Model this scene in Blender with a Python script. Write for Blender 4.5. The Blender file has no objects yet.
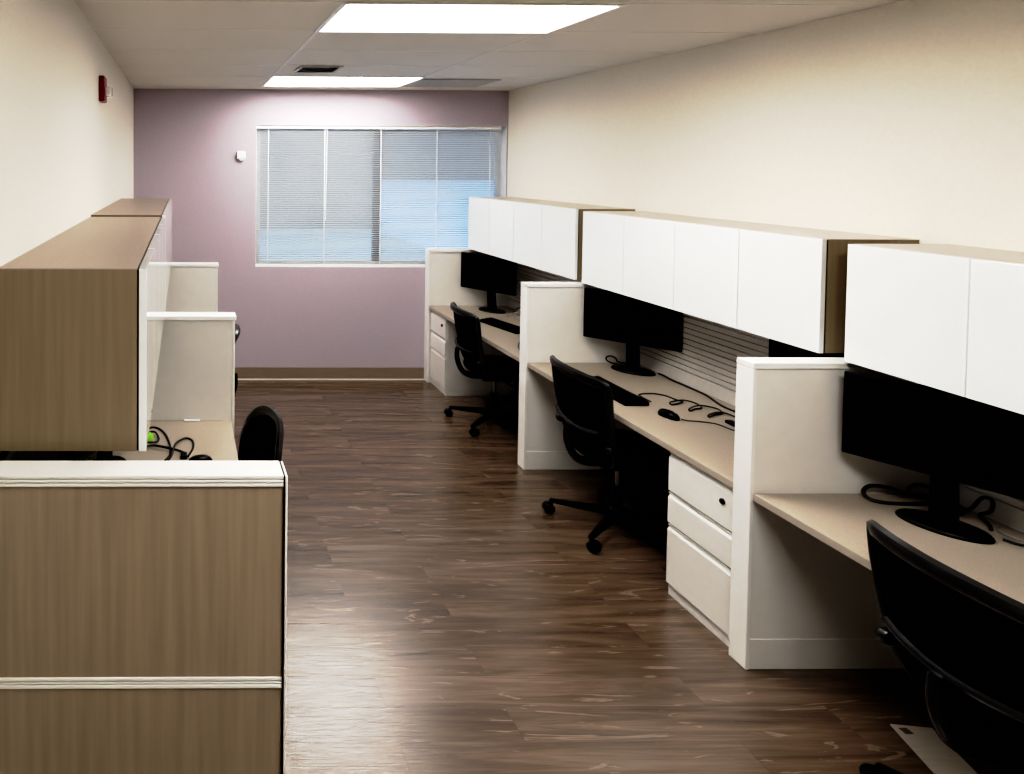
import bpy, bmesh, math, random
from mathutils import Vector, Matrix
random.seed(4)
scene = bpy.context.scene
C = scene.collection
PI = math.pi

# ------------------------------------------------------------------ helpers
def new(): return bmesh.new()

def add_box(bm, x0, x1, y0, y1, z0, z1, bev=0.0, seg=2):
    r = bmesh.ops.create_cube(bm, size=1.0)
    vs = r['verts']
    for v in vs:
        v.co = Vector(((x0+x1)/2+v.co.x*(x1-x0), (y0+y1)/2+v.co.y*(y1-y0), (z0+z1)/2+v.co.z*(z1-z0)))
    if bev > 0:
        es = list({e for v in vs for e in v.link_edges})
        bmesh.ops.bevel(bm, geom=es, offset=bev, segments=seg, profile=0.5, affect='EDGES', clamp_overlap=True)

def add_hexa(bm, bottom, top):
    """a block from four bottom and four top corners"""
    b = [bm.verts.new(p) for p in bottom]; t = [bm.verts.new(p) for p in top]
    bm.faces.new(b[::-1]); bm.faces.new(t)
    for i in range(4):
        j = (i+1) % 4
        bm.faces.new((b[i], b[j], t[j], t[i]))

def add_lathe(bm, prof, n=24, centre=(0, 0, 0), mat=None):
    rings = []
    for r, z in prof:
        ring = []
        for i in range(n):
            a = 2*PI*i/n
            p = Vector((r*math.cos(a), r*math.sin(a), z))
            if mat is not None: p = mat @ p
            ring.append(bm.verts.new(p + Vector(centre)))
        rings.append(ring)
    for a, b in zip(rings, rings[1:]):
        for i in range(n):
            j = (i+1) % n
            bm.faces.new((a[i], a[j], b[j], b[i]))
    bm.faces.new(rings[0][::-1]); bm.faces.new(rings[-1])

def catmull(pts, closed=False, k=6):
    P = [Vector(p) for p in pts]; n = len(P); out = []
    for i in range(n if closed else n-1):
        if closed: a, b, c, d = P[(i-1) % n], P[i], P[(i+1) % n], P[(i+2) % n]
        else: a, b, c, d = P[max(i-1, 0)], P[i], P[i+1], P[min(i+2, n-1)]
        for s in range(k):
            t = s/k
            out.append(0.5*((2*b)+(c-a)*t+(2*a-5*b+4*c-d)*t*t+(3*b-a-3*c+d)*t**3))
    if not closed: out.append(P[-1])
    return out

def add_tube(bm, path, r, n=8, closed=False):
    path = [Vector(p) for p in path]; m = len(path); rings = []
    up = Vector((0, 0, 1)); N = None
    for i, p in enumerate(path):
        if closed: t = path[(i+1) % m]-path[i-1]
        else: t = path[min(i+1, m-1)]-path[max(i-1, 0)]
        t.normalize()
        if N is None:
            N = t.cross(up)
            if N.length < 1e-3: N = t.cross(Vector((1, 0, 0)))
        N = (N - t*N.dot(t)).normalized(); B = t.cross(N)
        rr = r[i] if isinstance(r, (list, tuple)) else r
        rings.append([bm.verts.new(p+N*rr*math.cos(2*PI*k/n)+B*rr*math.sin(2*PI*k/n)) for k in range(n)])
    for i in range(m if closed else m-1):
        a, b = rings[i], rings[(i+1) % m]
        for k in range(n):
            j = (k+1) % n
            bm.faces.new((a[k], a[j], b[j], b[k]))
    if not closed:
        bm.faces.new(rings[0][::-1]); bm.faces.new(rings[-1])

def obj(name, bm, mat, parent=None, smooth=False, label=None):
    bmesh.ops.recalc_face_normals(bm, faces=bm.faces[:])
    me = bpy.data.meshes.new(name); bm.to_mesh(me); bm.free()
    if smooth:
        for p in me.polygons: p.use_smooth = True
        try: me.set_sharp_from_angle(angle=math.radians(40))
        except Exception: pass
    o = bpy.data.objects.new(name, me); me.materials.append(mat); C.objects.link(o)
    if parent is not None: o.parent = parent
    if label: o['label'] = label
    return o

def box(name, dims, mat, parent=None, bev=0.0, label=None):
    bm = new(); add_box(bm, *dims, bev=bev)
    return obj(name, bm, mat, parent, label=label)

def tag(o, label, cat, group=None):
    o['label'] = label; o['category'] = cat
    if group: o['group'] = group
    return o

def thing(name, label, cat, loc=(0, 0, 0), rz=0.0, group=None):
    o = bpy.data.objects.new(name, None); C.objects.link(o)
    o.empty_display_size = 0.1
    o.location = loc; o.rotation_euler = (0, 0, rz)
    return tag(o, label, cat, group)

def struct(o):
    o['kind'] = 'structure'; return o

# ------------------------------------------------------------------ materials
def M(name, col, rough=0.5, var=0.06, scale=(8, 8, 8), bump=0.0, metal=0.0, coat=0.0, spec=0.5, emit=None, noise=4.0):
    m = bpy.data.materials.new(name); m.use_nodes = True
    nt = m.node_tree; N = nt.nodes; b = N['Principled BSDF']
    tc = N.new('ShaderNodeTexCoord'); mp = N.new('ShaderNodeMapping'); mp.inputs['Scale'].default_value = scale
    nz = N.new('ShaderNodeTexNoise'); nz.inputs['Scale'].default_value = noise; nz.inputs['Detail'].default_value = 4
    cr = N.new('ShaderNodeValToRGB')
    cr.color_ramp.elements[0].position = 0.3; cr.color_ramp.elements[1].position = 0.7
    cr.color_ramp.elements[0].color = tuple(c*(1-var) for c in col)+(1,)
    cr.color_ramp.elements[1].color = tuple(min(1, c*(1+var)) for c in col)+(1,)
    L = nt.links
    L.new(tc.outputs['Object'], mp.inputs['Vector']); L.new(mp.outputs['Vector'], nz.inputs['Vector'])
    L.new(nz.outputs['Fac'], cr.inputs['Fac']); L.new(cr.outputs['Color'], b.inputs['Base Color'])
    b.inputs['Roughness'].default_value = rough; b.inputs['Metallic'].default_value = metal
    b.inputs['Coat Weight'].default_value = coat; b.inputs['Coat Roughness'].default_value = 0.04
    b.inputs['Specular IOR Level'].default_value = spec
    if bump:
        bp = N.new('ShaderNodeBump'); bp.inputs['Strength'].default_value = bump; bp.inputs['Distance'].default_value = 0.002
        L.new(nz.outputs['Fac'], bp.inputs['Height']); L.new(bp.outputs['Normal'], b.inputs['Normal'])
    if emit:
        b.inputs['Emission Color'].default_value = emit[:3]+(1,); b.inputs['Emission Strength'].default_value = emit[3]
    return m

MAT = dict(
    cream=M('cream_paint', (.82, .775, .69), .75, .02, (3, 3, 3), .04, noise=20),
    left=M('cream_paint_left', (.79, .755, .695), .75, .02, (3, 3, 3), .04, noise=20),
    mauve=M('mauve_paint', (.505, .450, .508), .75, .03, (3, 3, 3), .04, noise=20),
    white=M('warm_white_laminate', (.79, .775, .75), .42, .015, noise=2),
    trim=M('white_trim', (.85, .845, .83), .35, .01),
    door=M('white_gloss_door', (.84, .87, .88), .10, .01, coat=.6, noise=1),
    pedestal=M('white_painted_steel', (.79, .78, .76), .38, .012),
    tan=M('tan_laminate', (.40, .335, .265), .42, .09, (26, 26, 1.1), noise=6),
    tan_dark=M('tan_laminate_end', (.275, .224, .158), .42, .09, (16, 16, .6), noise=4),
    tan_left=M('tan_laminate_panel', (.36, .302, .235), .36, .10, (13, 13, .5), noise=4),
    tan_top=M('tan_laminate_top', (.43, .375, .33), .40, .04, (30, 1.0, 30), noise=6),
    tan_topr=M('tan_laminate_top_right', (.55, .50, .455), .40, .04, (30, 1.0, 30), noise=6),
    desk=M('woven_beige_worktop', (.37, .325, .275), .45, .09, (30, 30, 30), noise=8),
    deskedge=M('beige_edge_band', (.43, .385, .335), .4, .03),
    slat=M('grey_slat_panel', (.62, .60, .585), .5, .03),
    black=M('black_plastic', (.006, .006, .0065), .42, .15, spec=.25),
    screen=M('black_screen', (.003, .003, .0035), .30, .1, spec=.15),
    rim=M('black_chair_frame', (.014, .014, .015), .26, .1, spec=.6),
    mesh=M('black_chair_mesh', (.007, .007, .008), .75, .3, (60, 60, 60), spec=.15, noise=10),
    fabric=M('black_chair_fabric', (.010, .010, .012), .85, .3, (60, 60, 60), .3, spec=.15, noise=10),
    metal=M('grey_metal', (.32, .32, .32), .3, .05, metal=1.0),
    dark=M('black_panel_and_shade', (.012, .012, .012), .7, .1),  # colour of the black panels; below the desks it is painted shade
    base=M('tan_vinyl_base', (.28, .22, .175), .5, .05, (2, 2, 20)),
    basewhite=M('white_base_strip', (.80, .76, .70), .5, .03),
    frame=M('white_window_frame', (.80, .80, .80), .4, .02),
    dframe=M('dark_window_mullion', (.04, .06, .12), .4, .05),
    red=M('red_alarm', (.19, .006, .014), .35, .05),
    lens=M('clear_lens', (.95, .95, .94), .15, .02, coat=.5),
    plastic=M('white_plastic', (.85, .85, .85), .4, .02),
    grid=M('ceiling_grid_metal', (.80, .77, .72), .5, .02),
    vent=M('grey_vent', (.24, .22, .20), .5, .05),
    grille=M('return_grille', (.54, .52, .49), .55, .04),
    green=M('lime_plug', (.25, .55, .05), .4, .05),
    wire=M('black_cable', (.012, .012, .013), .45, .1),
    grey=M('grey_wire', (.30, .30, .29), .4, .1),
    paper=M('pale_card', (.47, .43, .38), .5, .06, (2, 14, 2)),
    ink=M('brown_mark', (.12, .085, .06), .6, .1),
    paving=M('outdoor_paving', (.46, .50, .56), .9, .15, (1, 1, 1), noise=.6),
    snow=M('outdoor_ground', (.55, .71, .95), .9, .05, (1, 1, 1), noise=.6),
    facade=M('outdoor_facade', (.34, .27, .21), .9, .3, (1, 1, 1), noise=.5),
)

def diffuser_mat(LIGHT):
    m = bpy.data.materials.new('light_diffuser'); m.use_nodes = True
    nt = m.node_tree; N = nt.nodes; b = N['Principled BSDF']
    tc = N.new('ShaderNodeTexCoord'); wv = N.new('ShaderNodeTexWave'); wv.bands_direction = 'Y'
    wv.inputs['Scale'].default_value = 2.0; wv.inputs['Distortion'].default_value = 0.0
    mr = N.new('ShaderNodeMapRange'); mr.inputs['To Min'].default_value = LIGHT*.95; mr.inputs['To Max'].default_value = LIGHT*1.05
    nt.links.new(tc.outputs['Object'], wv.inputs['Vector']); nt.links.new(wv.outputs['Fac'], mr.inputs['Value'])
    nt.links.new(mr.outputs['Result'], b.inputs['Emission Strength'])
    b.inputs['Emission Color'].default_value = (1, .965, .915, 1)
    b.inputs['Base Color'].default_value = (.9, .9, .9, 1)
    return m


def slat_mat():
    m = bpy.data.materials.new('blind_slats'); m.use_nodes = True
    nt = m.node_tree; N = nt.nodes; b = N['Principled BSDF']
    out = [n for n in N if n.type == 'OUTPUT_MATERIAL'][0]
    nz = N.new('ShaderNodeTexNoise'); nz.inputs['Scale'].default_value = 3
    cr = N.new('ShaderNodeValToRGB'); cr.color_ramp.elements[0].color = (.74, .74, .74, 1); cr.color_ramp.elements[1].color = (.84, .84, .83, 1)
    nt.links.new(nz.outputs['Fac'], cr.inputs['Fac']); nt.links.new(cr.outputs['Color'], b.inputs['Base Color'])
    b.inputs['Roughness'].default_value = .45
    tr = N.new('ShaderNodeBsdfTranslucent'); tr.inputs['Color'].default_value = (.80, .79, .78, 1)
    mx = N.new('ShaderNodeMixShader'); mx.inputs['Fac'].default_value = .20
    nt.links.new(b.outputs[0], mx.inputs[1]); nt.links.new(tr.outputs[0], mx.inputs[2]); nt.links.new(mx.outputs[0], out.inputs[0])
    return m
MAT['slats'] = slat_mat()

def glass_mat():
    m = bpy.data.materials.new('window_glass'); m.use_nodes = True
    nt = m.node_tree; N = nt.nodes; N.remove(N['Principled BSDF'])
    out = [n for n in N if n.type == 'OUTPUT_MATERIAL'][0]
    t = N.new('ShaderNodeBsdfTransparent'); g = N.new('ShaderNodeBsdfGlossy'); g.inputs['Roughness'].default_value = .02
    t.inputs['Color'].default_value = (.92, .96, .98, 1)
    fr = N.new('ShaderNodeFresnel'); fr.inputs['IOR'].default_value = 1.45
    mx = N.new('ShaderNodeMixShader')
    nt.links.new(fr.outputs[0], mx.inputs[0]); nt.links.new(t.outputs[0], mx.inputs[1]); nt.links.new(g.outputs[0], mx.inputs[2])
    nt.links.new(mx.outputs[0], out.inputs[0])
    return m
MAT['glass'] = glass_mat()

def floor_mat():
    m = bpy.data.materials.new('brown_wood_planks'); m.use_nodes = True
    nt = m.node_tree; N = nt.nodes; L = nt.links; b = N['Principled BSDF']
    tc = N.new('ShaderNodeTexCoord')
    br = N.new('ShaderNodeTexBrick')
    br.inputs['Scale'].default_value = 1.0; br.inputs['Brick Width'].default_value = 1.22; br.inputs['Row Height'].default_value = .152
    br.inputs['Mortar Size'].default_value = .0012; br.inputs['Mortar Smooth'].default_value = .3; br.offset = .37; br.inputs['Bias'].default_value = 0
    br.inputs['Color1'].default_value = (0, 0, 0, 1); br.inputs['Color2'].default_value = (1, 1, 1, 1); br.inputs['Mortar'].default_value = (.5, .5, .5, 1)
    L.new(tc.outputs['Object'], br.inputs['Vector'])
    # per-plank shift of the grain
    sc = N.new('ShaderNodeVectorMath'); sc.operation = 'SCALE'; sc.inputs['Scale'].default_value = 7.3
    L.new(br.outputs['Color'], sc.inputs[0])
    ad = N.new('ShaderNodeVectorMath'); ad.operation = 'ADD'
    L.new(tc.outputs['Object'], ad.inputs[0]); L.new(sc.outputs[0], ad.inputs[1])
    def noise(scale, s, d=5, dist=0.0):
        mp = N.new('ShaderNodeMapping'); mp.inputs['Scale'].default_value = scale
        L.new(ad.outputs[0], mp.inputs['Vector'])
        n = N.new('ShaderNodeTexNoise'); n.inputs['Scale'].default_value = s; n.inputs['Detail'].default_value = d
        n.inputs['Distortion'].default_value = dist; n.inputs['Roughness'].default_value = .6
        L.new(mp.outputs[0], n.inputs['Vector']); return n
    n1 = noise((.65, 9, 1), 1.6, 5, 1.0)      # broad streaks
    n2 = noise((3.0, 90, 1), 2.0, 4, .2)      # fine grain
    n3 = noise((1.4, 10, 1), 1.6, 3, 1.8)     # swirls
    cr = N.new('ShaderNodeValToRGB'); e = cr.color_ramp.elements
    e[0].position = .28; e[0].color = (.056, .037, .026, 1)
    e[1].position = .74; e[1].color = (.205, .150, .116, 1)
    k = e.new(.5); k.color = (.114, .082, .060, 1)
    mixf = N.new('ShaderNodeMath'); mixf.operation = 'MULTIPLY_ADD'; mixf.inputs[1].default_value = .24
    L.new(n2.outputs['Fac'], mixf.inputs[0])
    h = N.new('ShaderNodeMath'); h.operation = 'MULTIPLY'; h.inputs[1].default_value = .77
    L.new(n1.outputs['Fac'], h.inputs[0]); L.new(h.outputs[0], mixf.inputs[2])
    pl = N.new('ShaderNodeMath'); pl.operation = 'MULTIPLY_ADD'; pl.inputs[1].default_value = .06; pl.inputs[2].default_value = -.02
    L.new(br.outputs['Color'], pl.inputs[0])
    s2 = N.new('ShaderNodeMath'); s2.operation = 'ADD'; L.new(mixf.outputs[0], s2.inputs[0]); L.new(pl.outputs[0], s2.inputs[1])
    L.new(s2.outputs[0], cr.inputs['Fac'])
    # pale sapwood swirls
    r3 = N.new('ShaderNodeValToRGB'); q = r3.color_ramp.elements
    q[0].position = .62; q[0].color = (0, 0, 0, 1); q[1].position = .67; q[1].color = (.8, .8, .8, 1)
    z = q.new(.74); z.color = (.2, .2, .2, 1)
    L.new(n3.outputs['Fac'], r3.inputs['Fac'])
    mx = N.new('ShaderNodeMixRGB'); mx.inputs['Color2'].default_value = (.25, .19, .15, 1)
    L.new(r3.outputs['Color'], mx.inputs['Fac']); L.new(cr.outputs['Color'], mx.inputs['Color1'])
    mo = N.new('ShaderNodeMixRGB'); mo.blend_type = 'MIX'; mo.inputs['Color2'].default_value = (.02, .012, .008, 1)
    mf = N.new('ShaderNodeMath'); mf.operation = 'MULTIPLY'; mf.inputs[1].default_value = .2
    L.new(br.outputs['Fac'], mf.inputs[0]); L.new(mf.outputs[0], mo.inputs['Fac'])
    L.new(mx.outputs[0], mo.inputs['Color1']); L.new(mo.outputs[0], b.inputs['Base Color'])
    rr = N.new('ShaderNodeMapRange'); rr.inputs['To Min'].default_value = .15; rr.inputs['To Max'].default_value = .31
    L.new(n1.outputs['Fac'], rr.inputs['Value']); L.new(rr.outputs[0], b.inputs['Roughness'])
    b.inputs['IOR'].default_value = 1.95
    bp = N.new('ShaderNodeBump'); bp.inputs['Strength'].default_value = .40; bp.inputs['Distance'].default_value = .002
    L.new(n2.outputs['Fac'], bp.inputs['Height']); L.new(bp.outputs[0], b.inputs['Normal'])
    return m
MAT['floor'] = floor_mat()

def ceiling_mat():
    m = bpy.data.materials.new('ceiling_tiles'); m.use_nodes = True
    nt = m.node_tree; N = nt.nodes; L = nt.links; b = N['Principled BSDF']
    tc = N.new('ShaderNodeTexCoord')
    nz = N.new('ShaderNodeTexNoise'); nz.inputs['Scale'].default_value = 120; nz.inputs['Detail'].default_value = 3
    cr = N.new('ShaderNodeValToRGB'); cr.color_ramp.elements[0].color = (.74, .71, .66, 1); cr.color_ramp.elements[1].color = (.82, .79, .74, 1)
    L.new(tc.outputs['Object'], nz.inputs['Vector']); L.new(nz.outputs['Fac'], cr.inputs['Fac']); L.new(cr.outputs[0], b.inputs['Base Color'])
    b.inputs['Roughness'].default_value = .9
    bp = N.new('ShaderNodeBump'); bp.inputs['Strength'].default_value = .2; bp.inputs['Distance'].default_value = .002
    L.new(nz.outputs['Fac'], bp.inputs['Height']); L.new(bp.outputs[0], b.inputs['Normal'])
    return m
MAT['ceil'] = ceiling_mat()

# ------------------------------------------------------------------ room
XL, XR, D, ZC, YN = -.4845, 3.06, 6.236, 2.7589, -5.0
struct(box('floor', (XL-.1, XR+.1, YN-.1, D+.15, -.1, 0), MAT['floor']))
LIGHTS = [(.48, 1.09), (2.90, 3.50), (5.30, 5.93)]; LX0, LX1 = .702, 1.912
bm = new(); yp = YN-.1
for a_, b_ in LIGHTS:
    add_box(bm, XL-.1, XR+.1, yp, a_, ZC, ZC+.1)
    add_box(bm, XL-.1, LX0, a_, b_, ZC, ZC+.1); add_box(bm, LX1, XR+.1, a_, b_, ZC, ZC+.1)
    yp = b_
add_box(bm, XL-.1, XR+.1, yp, D+.15, ZC, ZC+.1)
struct(obj('ceiling', bm, MAT['ceil']))
struct(box('wall_left', (XL-.1, XL, YN, D, 0, ZC), MAT['left']))
struct(box('wall_right', (XR, XR+.1, YN, D, 0, ZC), MAT['cream']))
struct(box('wall_near', (XL-.1, XR+.1, YN-.1, YN, 0, ZC), MAT['cream']))
WX0, WX1, WZ0, WZ1 = .672, 3.050, 1.077, 2.424
bm = new()
add_box(bm, XL-.1, WX0, D, D+.15, 0, ZC); add_box(bm, WX1, XR+.1, D, D+.15, 0, ZC)
add_box(bm, WX0, WX1, D, D+.15, 0, WZ0); add_box(bm, WX0, WX1, D, D+.15, WZ1, ZC)
struct(obj('wall_far', bm, MAT['mauve']))
o = struct(box('baseboard_far', (XL+.001, XR-.001, D-.012, D-.0005, .012, .118), MAT['base']))
box('floor_strip', (XL+.001, XR-.001, D-.018, D-.0005, .0005, .0118), MAT['basewhite'], o, label='thin white strip at the floor')
struct(box('baseboard_left', (XL+.0005, XL+.01, YN+.01, 1.55, .001, .10), MAT['base']))
struct(box('baseboard_right', (XR-.01, XR-.0005, YN+.01, .9, .001, .10), MAT['base']))

# ceiling grid of T bars
bm = new()
for x in (.702-1.21, .702, 1.912):
    if XL < x < XR:
        yp = YN
        for a_, b_ in LIGHTS+[(D, D)]:
            add_box(bm, x-.012, x+.012, yp, a_-.02, ZC-.0025, ZC+.001); yp = b_+.02
y = 5.94
while y > YN:
    if any(a_-.03 < y < b_+.03 for a_, b_ in LIGHTS):
        add_box(bm, XL, LX0-.02, y-.012, y+.012, ZC-.002, ZC+.001); add_box(bm, LX1+.02, XR, y-.012, y+.012, ZC-.002, ZC+.001)
    else:
        add_box(bm, XL, XR, y-.012, y+.012, ZC-.002, ZC+.001)
    y -= .61
g = struct(obj('trim_1', bm, MAT['grid']))

# window
w = struct(thing('window_1', 'wide window behind the closed slat blind in the far wall', 'window'))
bm = new(); y0, y1 = D+.09, D+.145
add_box(bm, WX0, WX0+.05, y0, y1, WZ0, WZ1); add_box(bm, WX1-.05, WX1, y0, y1, WZ0, WZ1)
add_box(bm, WX0+.05, WX1-.05, y0, y1, WZ0, WZ0+.05); add_box(bm, WX0+.05, WX1-.05, y0, y1, WZ1-.05, WZ1)
obj('window_frame', bm, MAT['frame'], w)
box('mullion', (1.815, 1.885, y0, y1, WZ0+.05, WZ1-.05), MAT['dframe'], w)
box('pane', (WX0+.05, 1.815, D+.115, D+.121, WZ0+.05, WZ1-.05), MAT['glass'], w)
box('pane', (1.885, WX1-.05, D+.115, D+.121, WZ0+.05, WZ1-.05), MAT['glass'], w)
del w['category']
# window reveal lining (white)
bm = new()
add_box(bm, WX0, WX0+.004, D-.001, D+.09, WZ0, WZ1); add_box(bm, WX1-.004, WX1, D-.001, D+.09, WZ0, WZ1)
add_box(bm, WX0+.004, WX1-.004, D-.001, D+.09, WZ0, WZ0+.004); add_box(bm, WX0+.004, WX1-.004, D-.001, D+.09, WZ1-.003, WZ1)
struct(obj('trim_2', bm, MAT['frame']))

# blind
bl = thing('window_blind', 'white horizontal slat blind lowered over the window in the mauve far wall', 'blind', (0, D+.03, 0))
BX0, BX1 = WX0+.004, WX1-.045
box('headrail', (BX0, BX1, -.018, .018, WZ1-.034, WZ1-.004), MAT['plastic'], bl, .003)
box('bottom_rail', (BX0-.003, BX1, -.014, .014, WZ0+.005, WZ0+.024), MAT['plastic'], bl, .003)
bm = new(); pitch = .0205; z = WZ0+.034; tilt = math.radians(43); ch = .0125
while z < WZ1-.045:
    prev = None
    sect = []
    for t in (-1, 0, 1):
        yy = t*ch*math.cos(tilt); zz = -t*ch*math.sin(tilt) + (.0016 if t == 0 else 0)
        sect.append((yy, z+zz))
    row = [[bm.verts.new((x, a, b)) for a, b in sect] for x in (BX0+.002, BX1-.002)]
    for k in range(2): bm.faces.new((row[0][k], row[1][k], row[1][k+1], row[0][k+1]))
    z += pitch
obj('slats', bm, MAT['slats'], bl)
for x in (.79, 1.325, 1.86, 2.395, 2.90):
    bm = new()
    add_box(bm, x-.004, x+.004, -.0150, -.0135, WZ0+.02, WZ1-.03)
    obj('ladder_cord', bm, MAT['plastic'], bl)
bm = new(); add_tube(bm, [(1.345, -.02, WZ1-.04), (1.34, -.022, 1.9), (1.335, -.022, 1.52)], .004, 6)
obj('tilt_wand', bm, MAT['plastic'], bl, True)
bm = new(); add_tube(bm, [(2.39, -.021, WZ1-.04), (2.39, -.022, 2.0), (2.39, -.022, 1.60)], .003, 6)
add_lathe(bm, [(.003, 0), (.009, -.01), (.011, -.04), (.004, -.05)], 8, (2.39, -.022, 1.60))
obj('lift_cord', bm, MAT['plastic'], bl, True)

# outside
struct(box('outdoor_ground', (-25, 130, D+.5, 112, -.6, -.5), MAT['snow']))
struct(box('outdoor_facade', (-25, 7.4, 26, 27, -.5, 9), MAT['facade']))
struct(box('outdoor_path', (-25, 7.4, 15, 25.9, -.499, -.49), MAT['paving']))
struct(box('outdoor_hill', (-25, 130, 110, 112, -.5, 30), MAT['facade']))

# ------------------------------------------------------------------ ceiling fittings
def fixture(y0, y1, label, power):
    t = thing('ceiling_light', label, 'light', (1.307, (y0+y1)/2, ZC), group='recessed ceiling lights')
    a, b = .605, (y1-y0)/2
    bm = new(); f = .018; h = .06
    for x0_, x1_, y0_, y1_ in ((-a-f, a+f, -b-f, -b), (-a-f, a+f, b, b+f), (-a-f, -a, -b, b), (a, a+f, -b, b)):
        add_box(bm, x0_, x1_, y0_, y1_, -.008, -.0005)
    obj('light_frame', bm, MAT['trim'], t)
    bm = new(); e = .0015
    for x0_, x1_, y0_, y1_ in ((-a+e, a-e, -b+e, -b+.006), (-a+e, a-e, b-.006, b-e), (-a+e, -a+.006, -b+.006, b-.006), (a-.006, a-e, -b+.006, b-.006)):
        add_box(bm, x0_, x1_, y0_, y1_, -.006, h)
    obj('light_housing', bm, MAT['trim'], t)
    box('diffuser', (-a+.007, a-.007, -b+.007, b-.007, h-.008, h-.002), diffuser_mat(power), t)
    return t
fixture(2.90, 3.50, 'bright rectangular ceiling light nearest the camera, at the top edge of the photo', 17)
fixture(5.30, 5.93, 'bright rectangular ceiling light farther back, close to the far window wall', 12.5)
fixture(.48, 1.09, 'rectangular ceiling light behind the nearest one in view, over the near desks', 20)

t = thing('air_vent', 'small square grey air vent in the ceiling in front of the far light', 'vent', (.975, 4.87, ZC))
bm = new()
for s in (.155, ):
    add_box(bm, -s, s, -s, -s+.02, -.012, -.0045); add_box(bm, -s, s, s-.02, s, -.012, -.0045)
    add_box(bm, -s, -s+.02, -s+.02, s-.02, -.012, -.0045); add_box(bm, s-.02, s, -s+.02, s-.02, -.012, -.0045)
obj('vent_frame', bm, MAT['grille'], t)
bm = new()
for k in range(9):
    yy = -.125+k*.031
    add_hexa(bm, [(-.134, yy-.012, -.012), (.134, yy-.012, -.012), (.134, yy-.009, -.012), (-.134, yy-.009, -.012)],
             [(-.134, yy+.008, -.0045), (.134, yy+.008, -.0045), (.134, yy+.011, -.0045), (-.134, yy+.011, -.0045)])
obj('vent_louvre', bm, MAT['vent'], t)
t = thing('return_grille', 'flat grey return air grille in the ceiling right of the far light', 'vent', (2.26, 5.66, ZC))
bm = new(); a, b = .33, .25
add_box(bm, -a, a, -b, -b+.025, -.011, -.0045); add_box(bm, -a, a, b-.025, b, -.011, -.0045)
add_box(bm, -a, -a+.025, -b+.025, b-.025, -.011, -.0045); add_box(bm, a-.025, a, -b+.025, b-.025, -.011, -.0045)
obj('grille_frame', bm, MAT['grille'], t)
bm = new()
for k in range(18):
    yy = -.22+k*.0258
    add_box(bm, -a+.025, a-.025, yy-.010, yy+.010, -.009, -.0045)
obj('grille_louvre', bm, MAT['grille'], t)

# fire alarm + sensor
t = thing('fire_alarm', 'small red fire alarm strobe high on the left wall', 'alarm', (XL, 3.77, 2.473))
box('mounting_plate', (.0005, .032, -.062, .062, -.072, .072), MAT['red'], t, .006)
box('strobe_lens', (.033, .068, -.034, .034, -.040, .012), MAT['lens'], t, .006, label='clear strobe lens')
t = thing('wall_sensor', 'small white square sensor on the mauve wall left of the window', 'sensor', (.529, D, 2.139))
box('sensor_case', (-.042, .042, -.026, -.0005, -.036, .036), MAT['plastic'], t, .006)
box('sensor_base', (-.020, .030, -.022, -.0005, -.052, -.037), MAT['plastic'], t, .003)

# ------------------------------------------------------------------ right-hand stations
P1, P2, P3, TH = 6.148, 4.3668, 2.6077, .0841
def divider_right(y0, label, th=TH):
    x0, x1, h = 2.2885, 3.0585, 1.2607
    t = thing('cubicle_divider', label, 'divider', (x0, y0, 0), group='white dividers on the right')
    w = x1-x0
    box('end_post', (0, .016, 0, th, .001, h-.026), MAT['trim'], t, .003)
    box('top_cap', (0, w, 0, th, h-.025, h), MAT['trim'], t, .003)
    box('side_panel', (.0165, w, .007, th-.007, .1255, h-.0255), MAT['white'], t)
    box('kick_panel', (.0165, w, .003, th-.003, .001, .125), MAT['white'], t, .002)
    return t
divider_right(P1, 'white end divider at the far wall under the window, beyond the farthest right desk', .084)
divider_right(P2, 'middle white divider on the right, between the far desk and the middle desk')
divider_right(P3, 'nearest white divider on the right, full height to the floor beside the near desk')

def slat_back(y0, y1, label, dark=None):
    t = thing('slatted_back_panel', label, 'panel', (3.0585, y1, 0), group='slatted back panels')
    L = y1-y0; zt = 1.262
    # profile in (x, z): grooved face
    pts = [(0, .70), (-.024, .70), (-.024, .785)]
    z = .785
    while z < 1.24:
        pts += [(-.024, z+.023), (-.011, z+.0235), (-.011, z+.0325), (-.024, z+.033)]
        z += .033
    pts += [(-.024, zt), (0, zt)]
    bm = new()
    A = [bm.verts.new((x, 0, z)) for x, z in pts]; B = [bm.verts.new((x, -L, z)) for x, z in pts]
    n = len(pts)
    for i in range(n):
        j = (i+1) % n
        bm.faces.new((A[i], A[j], B[j], B[i]))
    bm.faces.new(A); bm.faces.new(B[::-1])
    obj('slat_face', bm, MAT['slat'], t)
    box('desk_shade_panel', (-.024, 0, -L, 0, .001, .6995), MAT['dark'], t, label='lower panel darkened for the shade below the desk')  # near-black colour stands in for the shade under the desk
    if dark:
        box('dark_insert', (-.030, -.0245, dark[0]-y1, dark[1]-y1, .99, 1.262), MAT['dark'], t, label='black insert at the near end')
    return t
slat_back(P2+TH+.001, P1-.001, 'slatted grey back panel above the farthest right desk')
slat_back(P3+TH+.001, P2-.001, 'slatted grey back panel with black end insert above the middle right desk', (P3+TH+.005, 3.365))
slat_back(.95, P3-.001, 'slatted grey back panel above the nearest right desk')

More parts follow.
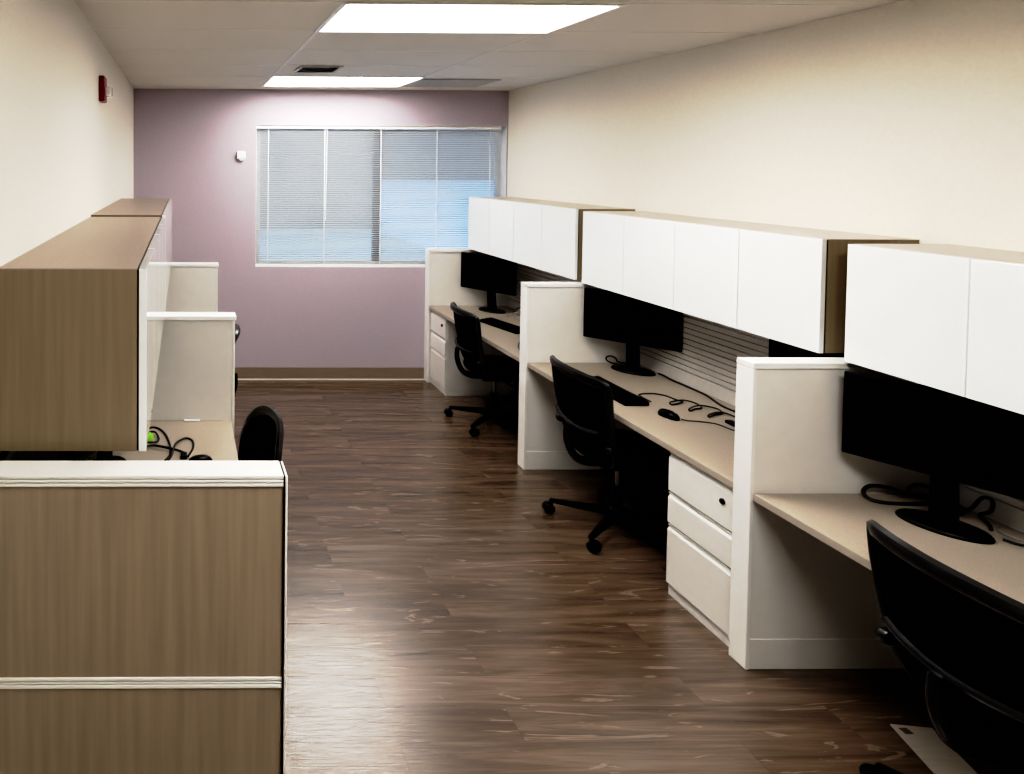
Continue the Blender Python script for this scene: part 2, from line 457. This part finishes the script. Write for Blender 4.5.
def desk(x0, x1, y0, y1, zt, label, wallside, ends=None):
    t = thing('desk', label, 'desk', (x0, y0, 0), group='beige built-in desks')
    w, L = x1-x0, y1-y0
    fx = (.0, .004) if wallside == 'right' else (w-.004, w)
    body = (.0041, w) if wallside == 'right' else (0, w-.0041)
    box('worktop', (body[0], body[1], 0, L, zt-.029, zt), MAT['desk'], t, .0015)
    box('edge_band', (fx[0], fx[1], 0, L, zt-.030, zt-.0005), MAT['deskedge'], t, .0012)
    for yy in ends or (.012, L-.042):
        bm = new()
        a, b = (.20, w-.01) if wallside == 'right' else (.01, w-.20)
        add_box(bm, a, b, yy, yy+.03, zt-.055, zt-.0295)
        obj('support_bracket', bm, MAT['black'], t)
    return t
XE = 2.300
desk(XE, 3.034, P2+TH+.0015, P1-.0015, .7304, 'beige desk farthest back on the right, drawers at its far end', 'right', (.012, 1.25))
desk(XE, 3.034, P3+TH+.0015, P2-.0015, .7304, 'beige desk in the middle on the right, mouse and coiled cable on it', 'right', (.45, 1.63))
desk(XE, 3.034, .95, P3-.0015, .7304, 'beige desk nearest the camera on the right', 'right')

def pedestal(y0, y1, label):
    zt = .698
    t = thing('drawer_pedestal', label, 'drawers', (2.315, y0, 0), group='white drawer pedestals')
    L = y1-y0
    box('carcass', (.019, .62, 0, L, .05, zt), MAT['pedestal'], t, .002)
    box('plinth', (.012, .60, .004, L-.004, .001, .0495), MAT['pedestal'], t)
    for k, (a, b) in enumerate(((.505, .688), (.350, .497), (.058, .342))):
        # drawer front with a bevelled finger pull along the top
        bm = new(); e = .003
        prof = [(0.0185, a), (0.0, a+.002), (0.0, b-.026), (.010, b-.010), (.003, b-.004), (.003, b), (.0185, b)]
        A = [bm.verts.new((x, e, z)) for x, z in prof]; B = [bm.verts.new((x, L-e, z)) for x, z in prof]
        n = len(prof)
        for i in range(n):
            j = (i+1) % n
            bm.faces.new((A[i], A[j], B[j], B[i]))
        bm.faces.new(A[::-1]); bm.faces.new(B)
        d = obj('drawer', bm, MAT['pedestal'], t)
        if k == 0:
            bm = new()
            add_lathe(bm, [(.0125, 0), (.0125, .006), (.010, .009), (.004, .009)], 20, (-.0005, .075, b-.075), Matrix.Rotation(-PI/2, 4, 'Y'))
            obj('lock', bm, MAT['black'], d, label='round black lock')
    return t
pedestal(P1-.36, P1-.003, 'white three drawer pedestal under the far end of the farthest right desk')
pedestal(P3+TH+.004, P3+TH+.40, 'white three drawer pedestal beside the nearest right divider')

def overhead(xa, xb, y0, y1, z0, z1, side, label, ndoor=4, open_end=False):
    """xa = wall face, xb = outer door face; doors face the aisle"""
    t = thing('overhead_cabinet', label, 'cabinet', (xa, y0, z0), group='overhead cabinets')
    s = 1 if xb > xa else -1
    dep = abs(xb-xa); L = y1-y0; H = z1-z0
    def bx(name, u0, u1, ya, yb, za, zb, m, bev=0, par=None, label=None):
        xs_ = sorted((s*u0, s*u1)); return box(name, (xs_[0], xs_[1], ya, yb, za, zb), m, par or t, bev, label)
    cd = dep-.025
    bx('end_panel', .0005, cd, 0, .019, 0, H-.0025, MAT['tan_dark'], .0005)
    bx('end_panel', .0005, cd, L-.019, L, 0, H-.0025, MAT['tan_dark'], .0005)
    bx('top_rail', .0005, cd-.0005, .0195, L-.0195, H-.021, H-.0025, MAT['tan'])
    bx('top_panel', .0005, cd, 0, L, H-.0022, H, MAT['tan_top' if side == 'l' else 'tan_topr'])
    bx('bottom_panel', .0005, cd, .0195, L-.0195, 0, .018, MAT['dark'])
    bx('back_panel', .0005, .008, .0195, L-.0195, .0185, H-.0215, MAT['tan'])
    bx('door_gap_strip', cd+.0003, cd+.004, .002, L-.002, .002, H-.004, MAT['black'])  # black strip filling the gap between case and doors
    wd = L/ndoor
    for k in range(ndoor):
        bx('door', cd+.0045, dep, k*wd+.0018, (k+1)*wd-.0018, -.0015, H-.001, MAT['door'], .0015)
    return t
ZB, ZT = 1.2704, 1.7491
overhead(XR, 2.6529, 4.445, 6.135, ZB+.004, ZT+.009, 'r', 'white fronted overhead cabinet farthest back on the right, beside the window')
overhead(XR, 2.6529, 2.7110, 4.3654, ZB+.001, ZT+.0005, 'r', 'white fronted overhead cabinet in the middle of the right wall')
overhead(XR, 2.6529, .9545, 2.6089, ZB, ZT-.006, 'r', 'white fronted overhead cabinet nearest the camera on the right wall')

# ------------------------------------------------------------------ left-hand stations
LX, LH = .2517, 1.298
overhead(XL, -.098, 1.7039, 3.3850, 1.3005, 1.7790, 'l', 'tan overhead cabinet nearest the camera on the left wall, wood end showing')
overhead(XL, -.098, 3.3975, 5.0355, 1.3040, 1.7880, 'l', 'tan overhead cabinet behind the nearest one on the left wall')

t = thing('cubicle_divider', 'large wood grain divider with white cap, nearest the camera on the left', 'divider', (XL+.001, 1.5732, 0))
w = LX-XL-.001; th = .082
for a, b, in ((.001, .771), (.7985, 1.2705)):
    box('wood_panel', (0, w-.010, .004, th-.004, a, b), MAT['tan_left'], t, .001)
def grooved(name, z0, z1, gs, dep=.0):
    bm = new(); zz = [z0]+[v for g in gs for v in (g-.0018, g+.0018)]+[z1]
    for i in range(0, len(zz), 2): add_box(bm, 0, w-.010, dep, th-dep, zz[i], zz[i+1], .001, 1)
    for g in gs: add_box(bm, 0, w-.010, dep+.005, th-dep-.005, g-.0018, g+.0018)
    return obj(name, bm, MAT['trim'], t)
grooved('trim_band', .7715, .798, [.782, .7885], .001)
grooved('top_cap', 1.271, LH, [1.2795, 1.2885], -.0005)
box('gasket', (w-.0095, w-.0065, -.0005, th+.0005, .001, LH-.0005), MAT['black'], t)
box('end_trim', (w-.006, w, -.001, th+.001, .001, LH-.001), MAT['trim'], t, .002)

def divider_left(y0, label):
    t = thing('cubicle_divider', label, 'divider', (XL+.001, y0, 0), group='white dividers on the left')
    w = LX-XL-.001
    box('top_cap', (0, w+.006, -.010, th+.004, LH-.022, LH), MAT['trim'], t, .003)
    box('side_panel', (0, w-.014, 0, th, .001, LH-.0225), MAT['white'], t)
    box('end_post', (w-.0135, w, 0, th, .001, LH-.0225), MAT['trim'], t, .002)
divider_left(3.256, 'nearer of the two plain white dividers on the left, behind the wood one')
divider_left(4.966, 'farther of the two plain white dividers on the left')
desk(XL+.0255, .236, 1.657, 3.254, .774, 'beige desk behind the wood grain divider on the left, cable heap on it', 'left')
desk(XL+.0255, .236, 3.340, 4.964, .774, 'beige desk hidden behind the nearer white divider on the left', 'left')

def tack(y0, y1, label):
    t = thing('tack_panel', label, 'panel', (XL, y0, 0), group='black tack panels on the left')
    box('tack_surface', (.001, .022, 0, y1-y0, .001, 1.262), MAT['dark'], t)
    box('top_trim', (.001, .024, 0, y1-y0, 1.2625, 1.29), MAT['black'], t, .003)
tack(1.657, 3.245, 'black tack panel along the wall under the nearest left overhead cabinet')
tack(3.3435, 4.955, 'black tack panel along the wall under the second left overhead cabinet')

# ------------------------------------------------------------------ chairs
def chair(name_label, x, y, rz, base_rot=0.0, rounded=False):
    t = thing('office_chair', name_label, 'chair', (x, y, 0), rz, 'black mesh office chairs')
    # ---- backrest
    half = [(.0, .425), (.11, .427), (.172, .445), (.196, .51), (.210, .62), (.220, .74), (.226, .84), (.224, .895), (.203, .925), (.10, .938)]
    if rounded: half = half[:5]+[(.220, .72), (.216, .79), (.196, .855), (.155, .905), (.085, .935)]
    else: half = [(a_*1.19, b_) for a_, b_ in half]
    loop = half + [(0, .941)] + [(-a, b) for a, b in half[:0:-1]]
    prof = [(.42, -.175), (.50, -.218), (.60, -.250), (.70, -.272), (.80, -.290), (.94, -.308)]
    def px(w_, z_):
        for (z0, x0), (z1, x1) in zip(prof, prof[1:]):
            if z_ <= z1:
                f = (z_-z0)/(z1-z0); f = max(f, 0); f = f
                return x0+(x1-x0)*f + .048*(w_/.22)**2
        return prof[-1][1] + .048*(w_/.22)**2
    sm = catmull([(a, b, 0) for a, b in loop], True, 4)
    P = [Vector((px(p.x, p.y), p.x, p.y)) for p in sm]
    cen = Vector((-.27, 0, .68)); n = len(P)
    bm = new(); rings = []
    for i in range(n):
        tan = (P[(i+1) % n]-P[i-1]).normalized()
        nrm = Vector((1, 0, 0)); inw = (cen-P[i]); inw -= tan*inw.dot(tan); inw.x = 0; inw.normalize()
        topness = max(0, (P[i].z-.80)/.12); wid = .030+.022*min(1, topness)
        ring = []
        for (u, v) in ((0, .006), (.15, .014), (.5, .017), (.85, .013), (1, .004), (1, -.006), (.8, -.016), (.45, -.018), (.12, -.012)):
            ring.append(bm.verts.new(P[i]+inw*(u*wid)+nrm*v))
        rings.append(ring)
    k = len(rings[0])
    for i in range(n):
        a, b = rings[i], rings[(i+1) % n]
        for q in range(k): bm.faces.new((a[q], a[(q+1) % k], b[(q+1) % k], b[q]))
    back = obj('back_frame', bm, MAT['rim'], t, True)
    bm = new(); prev = None
    for s in (.93, .78, .6, .4, .2):
        ring = []
        for p in sm:
            w_, z_ = p.x*s, .68+(p.y-.68)*s
            ring.append(bm.verts.new((px(w_, z_)+.002, w_, z_)))
        if prev:
            for i in range(n): bm.faces.new((prev[i], prev[(i+1) % n], ring[(i+1) % n], ring[i]))
        prev = ring
    c = bm.verts.new((px(0, .68)+.002, 0, .68))
    for i in range(n): bm.faces.new((prev[i], prev[(i+1) % n], c))
    obj('back_mesh', bm, MAT['mesh'], back, True)
    # lumbar bar across the back
    bm = new(); L = []
    for q in range(13):
        w_ = -.2+.4*q/12; z_ = .63-.02*math.cos(w_/.2*PI/2)
        L.append((px(w_, z_)-.016, w_, z_))
    add_tube(bm, L, .013, 8)
    obj('lumbar_support', bm, MAT['rim'], t, True)
    for sgn in (-1, 1):
        bm = new()
        add_lathe(bm, [(.010, 0), (.022, .004), (.024, .020), (.018, .034), (.006, .037)], 14, (px(.215, .55)-.01, sgn*.215, .555), Matrix.Rotation(-sgn*PI/2, 4, 'X'))
        obj('lumbar_knob', bm, MAT['rim'], t, True)
    # spine
    bm = new()
    path = catmull([(-.04, 0, .395), (-.18, 0, .395), (-.250, 0, .43), (-.290, 0, .52), (-.292, 0, .61)], False, 5)
    add_tube(bm, path, [.026-.010*i/(len(path)-1) for i in range(len(path))], 10)
    obj('back_support', bm, MAT['rim'], t, True)
    # ---- seat cushion
    bm = new(); prev = None; rows = [(.80, .428), (.97, .436), (1.0, .455), (.985, .478), (.93, .490), (.70, .494), (.35, .491)]
    for s, z_ in rows:
        ring = []
        for i in range(40):
            a = 2*PI*i/40; ca, sa = math.cos(a), math.sin(a)
            r = (abs(ca)**3.2+abs(sa)**3.2)**(-1/3.2)
            X, Y = .025+.235*s*r*ca, .240*s*r*sa
            drop = -.028*max(0, (X-.16)/.1)**2
            ring.append(bm.verts.new((X, Y, z_+drop)))
        if prev:
            for i in range(40): bm.faces.new((prev[i], prev[(i+1) % 40], ring[(i+1) % 40], ring[i]))
        else: bm.faces.new(ring[::-1])
        prev = ring
    bm.faces.new(prev)
    obj('seat', bm, MAT['fabric'], t, True)
    box('tilt_mechanism', (-.11, .11, -.07, .07, .365, .4275), MAT['black'], t, .012)
    bm = new(); add_tube(bm, [(.02, -.06, .40), (.02, -.20, .395), (.03, -.27, .40)], [.006, .006, .011], 8)
    obj('height_lever', bm, MAT['black'], t, True)
    # ---- column and star base
    bm = new(); add_lathe(bm, [(.028, .12), (.028, .25), (.024, .255), (.024, .26)], 18)
    obj('column_cover', bm, MAT['black'], t, True)
    bm = new(); add_lathe(bm, [(.014, .255), (.014, .366)], 14)
    obj('gas_lift', bm, MAT['metal'], t, True)
    bm = new(); add_lathe(bm, [(.03, .075), (.045, .085), (.045, .125), (.034, .135)], 20)
    obj('base_hub', bm, MAT['black'], t, True)
    for q in range(5):
        a = base_rot + q*2*PI/5; R = Matrix.Rotation(a, 4, 'Z')
        def tr(p): return R @ Vector(p)
        bm = new()
        x0, x1 = .042, .335
        add_hexa(bm, [tr(p) for p in ((x0, -.024, .082), (x1, -.013, .062), (x1, .013, .062), (x0, .024, .082))],
                 [tr(p) for p in ((x0, -.018, .124), (x1, -.010, .084), (x1, .010, .084), (x0, .018, .124))])
        bmesh.ops.bevel(bm, geom=bm.edges[:], offset=.004, segments=2, affect='EDGES')
        lg = obj('leg', bm, MAT['black'], t)
        bm = new()
        cx_ = R @ Vector((.325, 0, 0)); rot = Matrix.Rotation(a+.5+q, 4, 'Z') @ Matrix.Rotation(PI/2, 4, 'X')
        off = Matrix.Rotation(a+.5+q, 4, 'Z')
        for sgn in (-1, 1):
            c0 = cx_ + off @ Vector((.016, sgn*.016, .0))
            add_lathe(bm, [(.022, -.011), (.029, -.006), (.029, .006), (.022, .011)], 18, (c0.x, c0.y, .0295), rot)
        # hood and stem
        c0 = cx_ + off @ Vector((.016, 0, 0))
        add_lathe(bm, [(.025, -.005), (.025, .005)], 16, (c0.x, c0.y, .034), rot)
        add_lathe(bm, [(.009, .030), (.009, .066)], 10, (cx_.x, cx_.y, 0))
        obj('caster', bm, MAT['black'], lg, True)
    return t
br = math.radians(142)
chair('black mesh office chair at the farthest right desk', 2.447, 5.135, math.radians(-4), math.radians(150))
chair('black mesh office chair in the middle of the right row, keyboard just beyond its back', 2.437, 3.635, math.radians(0), br+math.radians(2))
chair('black mesh office chair nearest the camera at the bottom right corner', 2.430, 1.800, math.radians(-3), math.radians(117))
chair('black office chair behind the wood divider on the left, rounded back visible', .108, 2.872, math.radians(193), .78, True)
chair('black office chair mostly hidden behind the nearer white divider on the left', .06, 4.52, math.radians(178), .1, True)

# ------------------------------------------------------------------ monitors
def monitor(cx_, cy_, ang, z0, bx_, by_, zd, label, wd=.53, ht=.325):
    """ang: heading of the screen's facing direction"""
    t = thing('monitor', label, 'monitor', (bx_, by_, zd), ang, 'black desk monitors')
    R = Matrix.Rotation(-ang, 3, 'Z'); c = R @ Vector((cx_-bx_, cy_-by_, 0))
    X, Y = c.x, c.y; b = z0-zd
    box('housing', (X-.018, X, Y-wd/2, Y+wd/2, b, b+ht), MAT['black'], t, .004)
    box('screen', (X+.0003, X+.0015, Y-wd/2+.012, Y+wd/2-.012, b+.018, b+ht-.012), MAT['screen'], t)
    box('rear_bulge', (X-.045, X-.0185, Y-.14, Y+.14, b+.05, b+.24), MAT['black'], t, .012)
    bm = new()
    yk = Y*.6
    add_hexa(bm, [(-.020, -.036, .014), (.016, -.036, .014), (.016, .036, .014), (-.020, .036, .014)],
             [(X-.062, Y-.032, b+.13), (X-.0455, Y-.032, b+.13), (X-.0455, Y+.032, b+.13), (X-.062, Y+.032, b+.13)])
    obj('stand_neck', bm, MAT['black'], t)
    bm = new()
    prof = [(1, .0005), (1, .006), (.94, .013), (.5, .016), (.12, .018)]
    rings = []
    for s, z_ in prof:
        rings.append([bm.verts.new((.088*s*math.cos(2*PI*i/40), .122*s*math.sin(2*PI*i/40), z_)) for i in range(40)])
    for a, c2 in zip(rings, rings[1:]):
        for i in range(40): bm.faces.new((a[i], a[(i+1) % 40], c2[(i+1) % 40], c2[i]))
    bm.faces.new(rings[0][::-1]); bm.faces.new(rings[-1])
    obj('stand_base', bm, MAT['black'], t, True)
    return t
def heading(dx, dy):  # facing direction, perpendicular to the screen's far-to-near edge, toward the aisle
    return math.atan2(-dx, dy) if False else math.atan2(dx*-1, dy*1)
# screen edge direction e=(ex,ey) (far end to near end); facing = (ey,-ex)
def face(ex, ey): return math.atan2(-ex, ey)
monitor(2.835, 4.140, face(.37, -.37), .918, 2.889, 4.185, .7304, 'black monitor on the middle right desk, turned toward the camera')
monitor(2.757, 2.345, face(.25, -.39), .918, 2.79, 2.360, .7304, 'large black monitor on the nearest right desk')
monitor(2.722, 5.885, face(.165, -.25), .918, 2.79, 5.925, .7304, 'black monitor on the farthest right desk under the cabinet')
monitor(-.272, 2.69, math.atan2(.12, .25)*-1, .925, -.33, 2.72, .774, 'black monitor under the overhead cabinet on the left desk', .60)

# ------------------------------------------------------------------ keyboards and mice
def keyboard(x, y, rz, label):
    t = thing('keyboard', label, 'keyboard', (x, y, .7304), rz, 'black keyboards')
    bm = new()
    add_hexa(bm, [(-.07, -.22, .001), (.07, -.22, .001), (.07, .22, .001), (-.07, .22, .001)],
             [(-.066, -.216, .018), (.066, -.216, .028), (.066, .216, .028), (-.066, .216, .018)])
    bmesh.ops.bevel(bm, geom=bm.edges[:], offset=.004, segments=2, affect='EDGES')
    obj('keyboard_case', bm, MAT['black'], t)
    bm = new()
    for r in range(5):
        for c in range(15):
            X, Y = -.045+r*.0215, -.195+c*.0275
            z_ = .018+(X+.066)/.132*.010
            if r == 0 and 4 <= c <= 9:
                continue
            add_box(bm, X-.009, X+.009, Y-.012, Y+.012, z_+.0006, z_+.007)
        if r == 0: add_box(bm, -.054, -.036, -.195+4*.0275-.012, -.195+9*.0275+.012, .020, .0265)
    obj('keys', bm, MAT['black'], t)
keyboard(2.605, 5.33, math.radians(14), 'black keyboard on the farthest right desk')
keyboard(2.490, 3.785, math.radians(0), 'black keyboard behind the middle chair on the right')

def mouse(x, y, rz, zd, label):
    t = thing('computer_mouse', label, 'mouse', (x, y, zd), rz, 'black computer mice')
    bm = new(); prev = None
    for s, z_ in ((.97, .0005), (1, .008), (.95, .018), (.8, .028), (.5, .035), (.2, .037)):
        ring = []
        for i in range(28):
            a = 2*PI*i/28
            X = .056*s*math.cos(a) + (1-s)*-.012; Y = (.032+.003*math.cos(2*a))*s*math.sin(a)
            ring.append(bm.verts.new((X, Y, z_)))
        if prev:
            for i in range(28): bm.faces.new((prev[i], prev[(i+1) % 28], ring[(i+1) % 28], ring[i]))
        else: bm.faces.new(ring[::-1])
        prev = ring
    bm.faces.new(prev)
    obj('mouse_body', bm, MAT['screen'], t, True)
    bm = new(); add_lathe(bm, [(.003, -.004), (.007, -.003), (.007, .003), (.003, .004)], 12, (.028, 0, .030), Matrix.Rotation(PI/2, 4, 'X'))
    obj('scroll_wheel', bm, MAT['metal'], t, True)
mouse(2.549, 3.410, math.radians(-75), .7304, 'black mouse on the middle right desk')
mouse(2.715, 5.065, math.radians(-60), .7304, 'black mouse beside the keyboard on the farthest right desk')
mouse(.07, 2.775, math.radians(20), .774, 'dark mouse on the left desk just above the wood divider')

# ------------------------------------------------------------------ cables
def cable(name, pts, r, label, group=None, m='wire', plug=None, cat='cable'):
    bm = new(); path = catmull(pts, False, 8)
    add_tube(bm, path, r, 8)
    o = obj(name, bm, MAT[m], None, True)
    return tag(o, label, cat, group)
zd = .7304
def zz(pts, z=zd+.0045): return [(a, b, z+(c if len(p) > 2 else 0)) for p in pts for a, b, c in [tuple(p)+(0,)*(3-len(p))]]
coil = [(2.588, 3.60, .010), (2.617, 3.735), (2.707, 3.757), (2.758, 3.723), (2.771, 3.66), (2.787, 3.628), (2.745, 3.60), (2.69, 3.580, .001), (2.70, 3.60, .007),
        (2.787, 3.622, .010), (2.841, 3.600), (2.821, 3.534), (2.77, 3.515), (2.72, 3.487, .001), (2.735, 3.505, .008), (2.815, 3.535, .012), (2.894, 3.523), (2.873, 3.459), (2.81, 3.432),
        (2.755, 3.402, .001), (2.775, 3.42, .008), (2.855, 3.438, .011), (2.90, 3.40), (2.925, 3.34), (2.93, 3.25)]
cable('coiled_cable', zz(coil), .0042, 'coiled black keyboard cable on the middle right desk', 'desk cables')
cable('mouse_cable', zz([(2.566, 3.346, .010), (2.60, 3.345, .003), (2.654, 3.342), (2.72, 3.309), (2.742, 3.227), (2.80, 3.13), (2.93, 3.05)]), .003, 'thin black cable leading from the mouse on the middle right desk', 'desk cables')
cable('power_cable', zz([(3.005, 4.115, .002), (3.006, 4.06, .003), (3.0, 4.00), (3.005, 3.85), (3.00, 3.72), (2.955, 3.56), (2.965, 3.44), (2.99, 3.32)]), .0055, 'thick black power cable along the back of the middle right desk', 'desk cables')
cable('video_cable', zz([(2.875, 4.325, .002), (2.845, 4.325, .006), (2.812, 4.330, .022), (2.815, 4.338, .042), (2.845, 4.342, .048), (2.875, 4.338, .036), (2.89, 4.335, .012), (2.94, 4.330, .002), (2.97, 4.32, .002)]), .0045, 'black cable looped behind the middle right monitor', 'desk cables')
t = tag(box('cable_plug', (2.782, 2.818, 3.275, 3.335, zd+.0006, zd+.018), MAT['black'], None, .005), 'small black plug at the cable ends near the divider', 'plug')
# nearest right desk
cable('cable_loop', zz([(2.93, 2.52), (2.83, 2.512, .002), (2.75, 2.52, .002), (2.71, 2.545, .004), (2.715, 2.575, .02), (2.76, 2.59, .035), (2.83, 2.585, .03), (2.88, 2.575, .012), (2.96, 2.56)]), .007, 'thick black cable looped left of the nearest monitor base', 'desk cables')
cable('power_cable', zz([(2.85, 2.54, .02), (2.89, 2.560, .045), (2.94, 2.565, .05), (2.985, 2.53, .03), (2.99, 2.46, .004)]), .006, 'black cable arching behind the nearest monitor stand', 'desk cables')
cable('video_cable', zz([(2.895, 2.268, .002), (2.92, 2.235), (2.96, 2.235), (3.005, 2.26, .004), (3.015, 2.15)]), .005, 'black cable at the right of the nearest monitor base', 'desk cables')
cable('cable_knot', zz([(2.93, 2.43, .002), (2.98, 2.43, .03), (3.012, 2.425, .07), (3.012, 2.395, .075), (2.995, 2.385, .04), (2.985, 2.41, .012), (2.96, 2.36, .003), (2.93, 2.33, .002)]), .006, 'small black knotted cable against the slatted panel by the nearest monitor', 'desk cables')
cable('grey_cable', zz([(2.985, 2.35, .003), (2.955, 2.33, .001), (2.945, 2.29, .001), (2.975, 2.20, .001), (3.01, 2.08, .001)]), .004, 'grey cable on the nearest right desk beside the black one', 'desk cables', 'grey')
# farthest right desk
cable('grey_cable', zz([(2.80, 5.66, .006), (2.83, 5.60, .05), (2.89, 5.53, .075), (2.92, 5.45, .05), (2.89, 5.38, .006), (2.83, 5.45, .006), (2.83, 5.56, .03), (2.88, 5.60, .05)]), .006, 'grey looped cable behind the farthest right monitor', 'desk cables', 'grey')
cable('video_cable', zz([(2.90, 5.78, .006), (2.93, 5.74, .06), (2.97, 5.70, .07), (3.00, 5.62, .03), (2.99, 5.50, .004), (2.985, 5.42, .004)]), .0045, 'black cable beside the stand of the farthest right monitor', 'desk cables')
cable('mouse_cable', zz([(2.66, 5.085, .012), (2.60, 5.00, .002), (2.50, 4.86), (2.42, 4.72), (2.40, 4.62), (2.46, 4.56), (2.56, 4.55)]), .0042, 'black cable curling near the front edge of the farthest right desk', 'desk cables')
# left desk cables
ld = .774+.0046
def lz(p): return zz(p, ld)
cable('charger_cable', lz([(-.19, 3.10), (-.16, 3.153), (-.12, 3.14), (-.084, 3.064), (-.062, 2.946), (-.06, 2.86), (-.08, 2.80)]), .0045, 'black cable arching farthest back in the heap on the left desk', 'left desk cables')
cable('charger_cable', lz([(-.22, 2.90, .010), (-.157, 2.924, .010), (-.119, 2.924, .010), (-.041, 2.891, .008), (.0, 2.872, .002)]), .0055, 'straight black cable lying across the heap on the left desk', 'left desk cables')
cable('charger_cable', lz([(-.075, 2.78, .002), (-.054, 2.83, .006), (-.042, 2.885, .026), (-.030, 2.935, .022), (.006, 3.020, .004), (.038, 3.005), (.042, 2.93), (.018, 2.835, .002)]), .0045, 'black cable making the rightmost loop on the left desk', 'left desk cables')
cable('charger_cable', lz([(-.165, 3.09, .004), (-.135, 3.075, .010), (-.116, 3.02, .002), (-.126, 2.945, .018), (-.165, 2.93, .022), (-.20, 2.96, .01)]), .0045, 'black cable curled around the green plug on the left desk', 'left desk cables')
tag(box('cable_plug', (-.012, .014, 2.815, 2.862, .7746, .790), MAT['black'], None, .004), 'black plug at the end of a cable on the left desk', 'plug')
t = thing('power_adapter', 'lime green round plug in the cable heap on the left desk', 'plug', (-.172, 3.02, .7745))
bm = new(); add_lathe(bm, [(.024, .0), (.030, .004), (.030, .022), (.024, .030), (.010, .032)], 20)
obj('adapter_body', bm, MAT['green'], t, True)
bm = new(); add_lathe(bm, [(.012, .0325), (.012, .038), (.006, .040)], 14)
obj('adapter_cap', bm, MAT['black'], t, True, label='black cap')
tag(box('desk_clip', (.0, .08, 3.237, 3.2535, .7745, .781), MAT['plastic'], None, .002), 'small flat white clip at the back of the left desk', 'clip')

# card on the floor
t = thing('paper_card', 'pale printed card lying on the floor under the nearest right chair', 'card', (2.588, 2.10, .0005))
bm = new(); add_hexa(bm, [(-.105, -.14, 0), (.045, -.14, 0), (.147, .226, 0), (.012, .244, 0)], [(-.105, -.14, .004), (.045, -.14, .004), (.147, .226, .004), (.012, .244, .004)])
obj('card_sheet', bm, MAT['paper'], t)
box('printed_mark', (.022, .052, .200, .226, .0042, .0048), MAT['ink'], t, label='small brown printed mark')

# ------------------------------------------------------------------ world
wd = bpy.data.worlds.new('World'); scene.world = wd; wd.use_nodes = True
bg = wd.node_tree.nodes['Background']; bg.inputs[0].default_value = (.62, .78, 1.0, 1); bg.inputs[1].default_value = 2.1

# ------------------------------------------------------------------ camera
F, cx, cy, p, a, r, h = 660.0, 191.4104, 182.8493, .028187, .0098528, .0041642, 2.05
def ray(u, v):
    u -= cx; v -= cy
    u, v = u*math.cos(r)+v*math.sin(r), -u*math.sin(r)+v*math.cos(r)
    x, Y, Z = u/F, 1.0, -v/F
    y = Y*math.cos(p)+Z*math.sin(p); z = -Y*math.sin(p)+Z*math.cos(p)
    return Vector((x*math.cos(a)+y*math.sin(a), -x*math.sin(a)+y*math.cos(a), z))
fwd = ray(cx, cy).normalized()
right = (ray(cx+1, cy)-ray(cx, cy)).normalized(); up = (ray(cx, cy-1)-ray(cx, cy)).normalized()
cam = bpy.data.cameras.new('camera'); co = bpy.data.objects.new('camera', cam); C.objects.link(co)
m = Matrix((right, up, -fwd)).transposed().to_4x4(); m.translation = Vector((0, 0, h))
co.matrix_world = m
cam.sensor_fit = 'HORIZONTAL'; cam.sensor_width = 36; cam.lens = F/1024*36
cam.shift_x = (512-cx)/1024; cam.shift_y = -(387-cy)/1024
cam.clip_start = .05; cam.clip_end = 200
scene.camera = co
CURVE = [(0, 0), (.03, .006), (.08, .052), (.2, .23), (.45, .70), (1.0, 1.0)]
vs = scene.view_settings
vs.view_transform = 'Standard'; vs.look = 'None'; vs.exposure = 0.0; vs.gamma = 1.0
vs.use_curve_mapping = True
cm = vs.curve_mapping
cv = cm.curves[3]
for q, (x_, y_) in enumerate(CURVE):
    if q == 0: cv.points[0].location = (x_, y_)
    elif q == len(CURVE)-1: cv.points[-1].location = (x_, y_)
    else: cv.points.new(x_, y_)
cm.update()
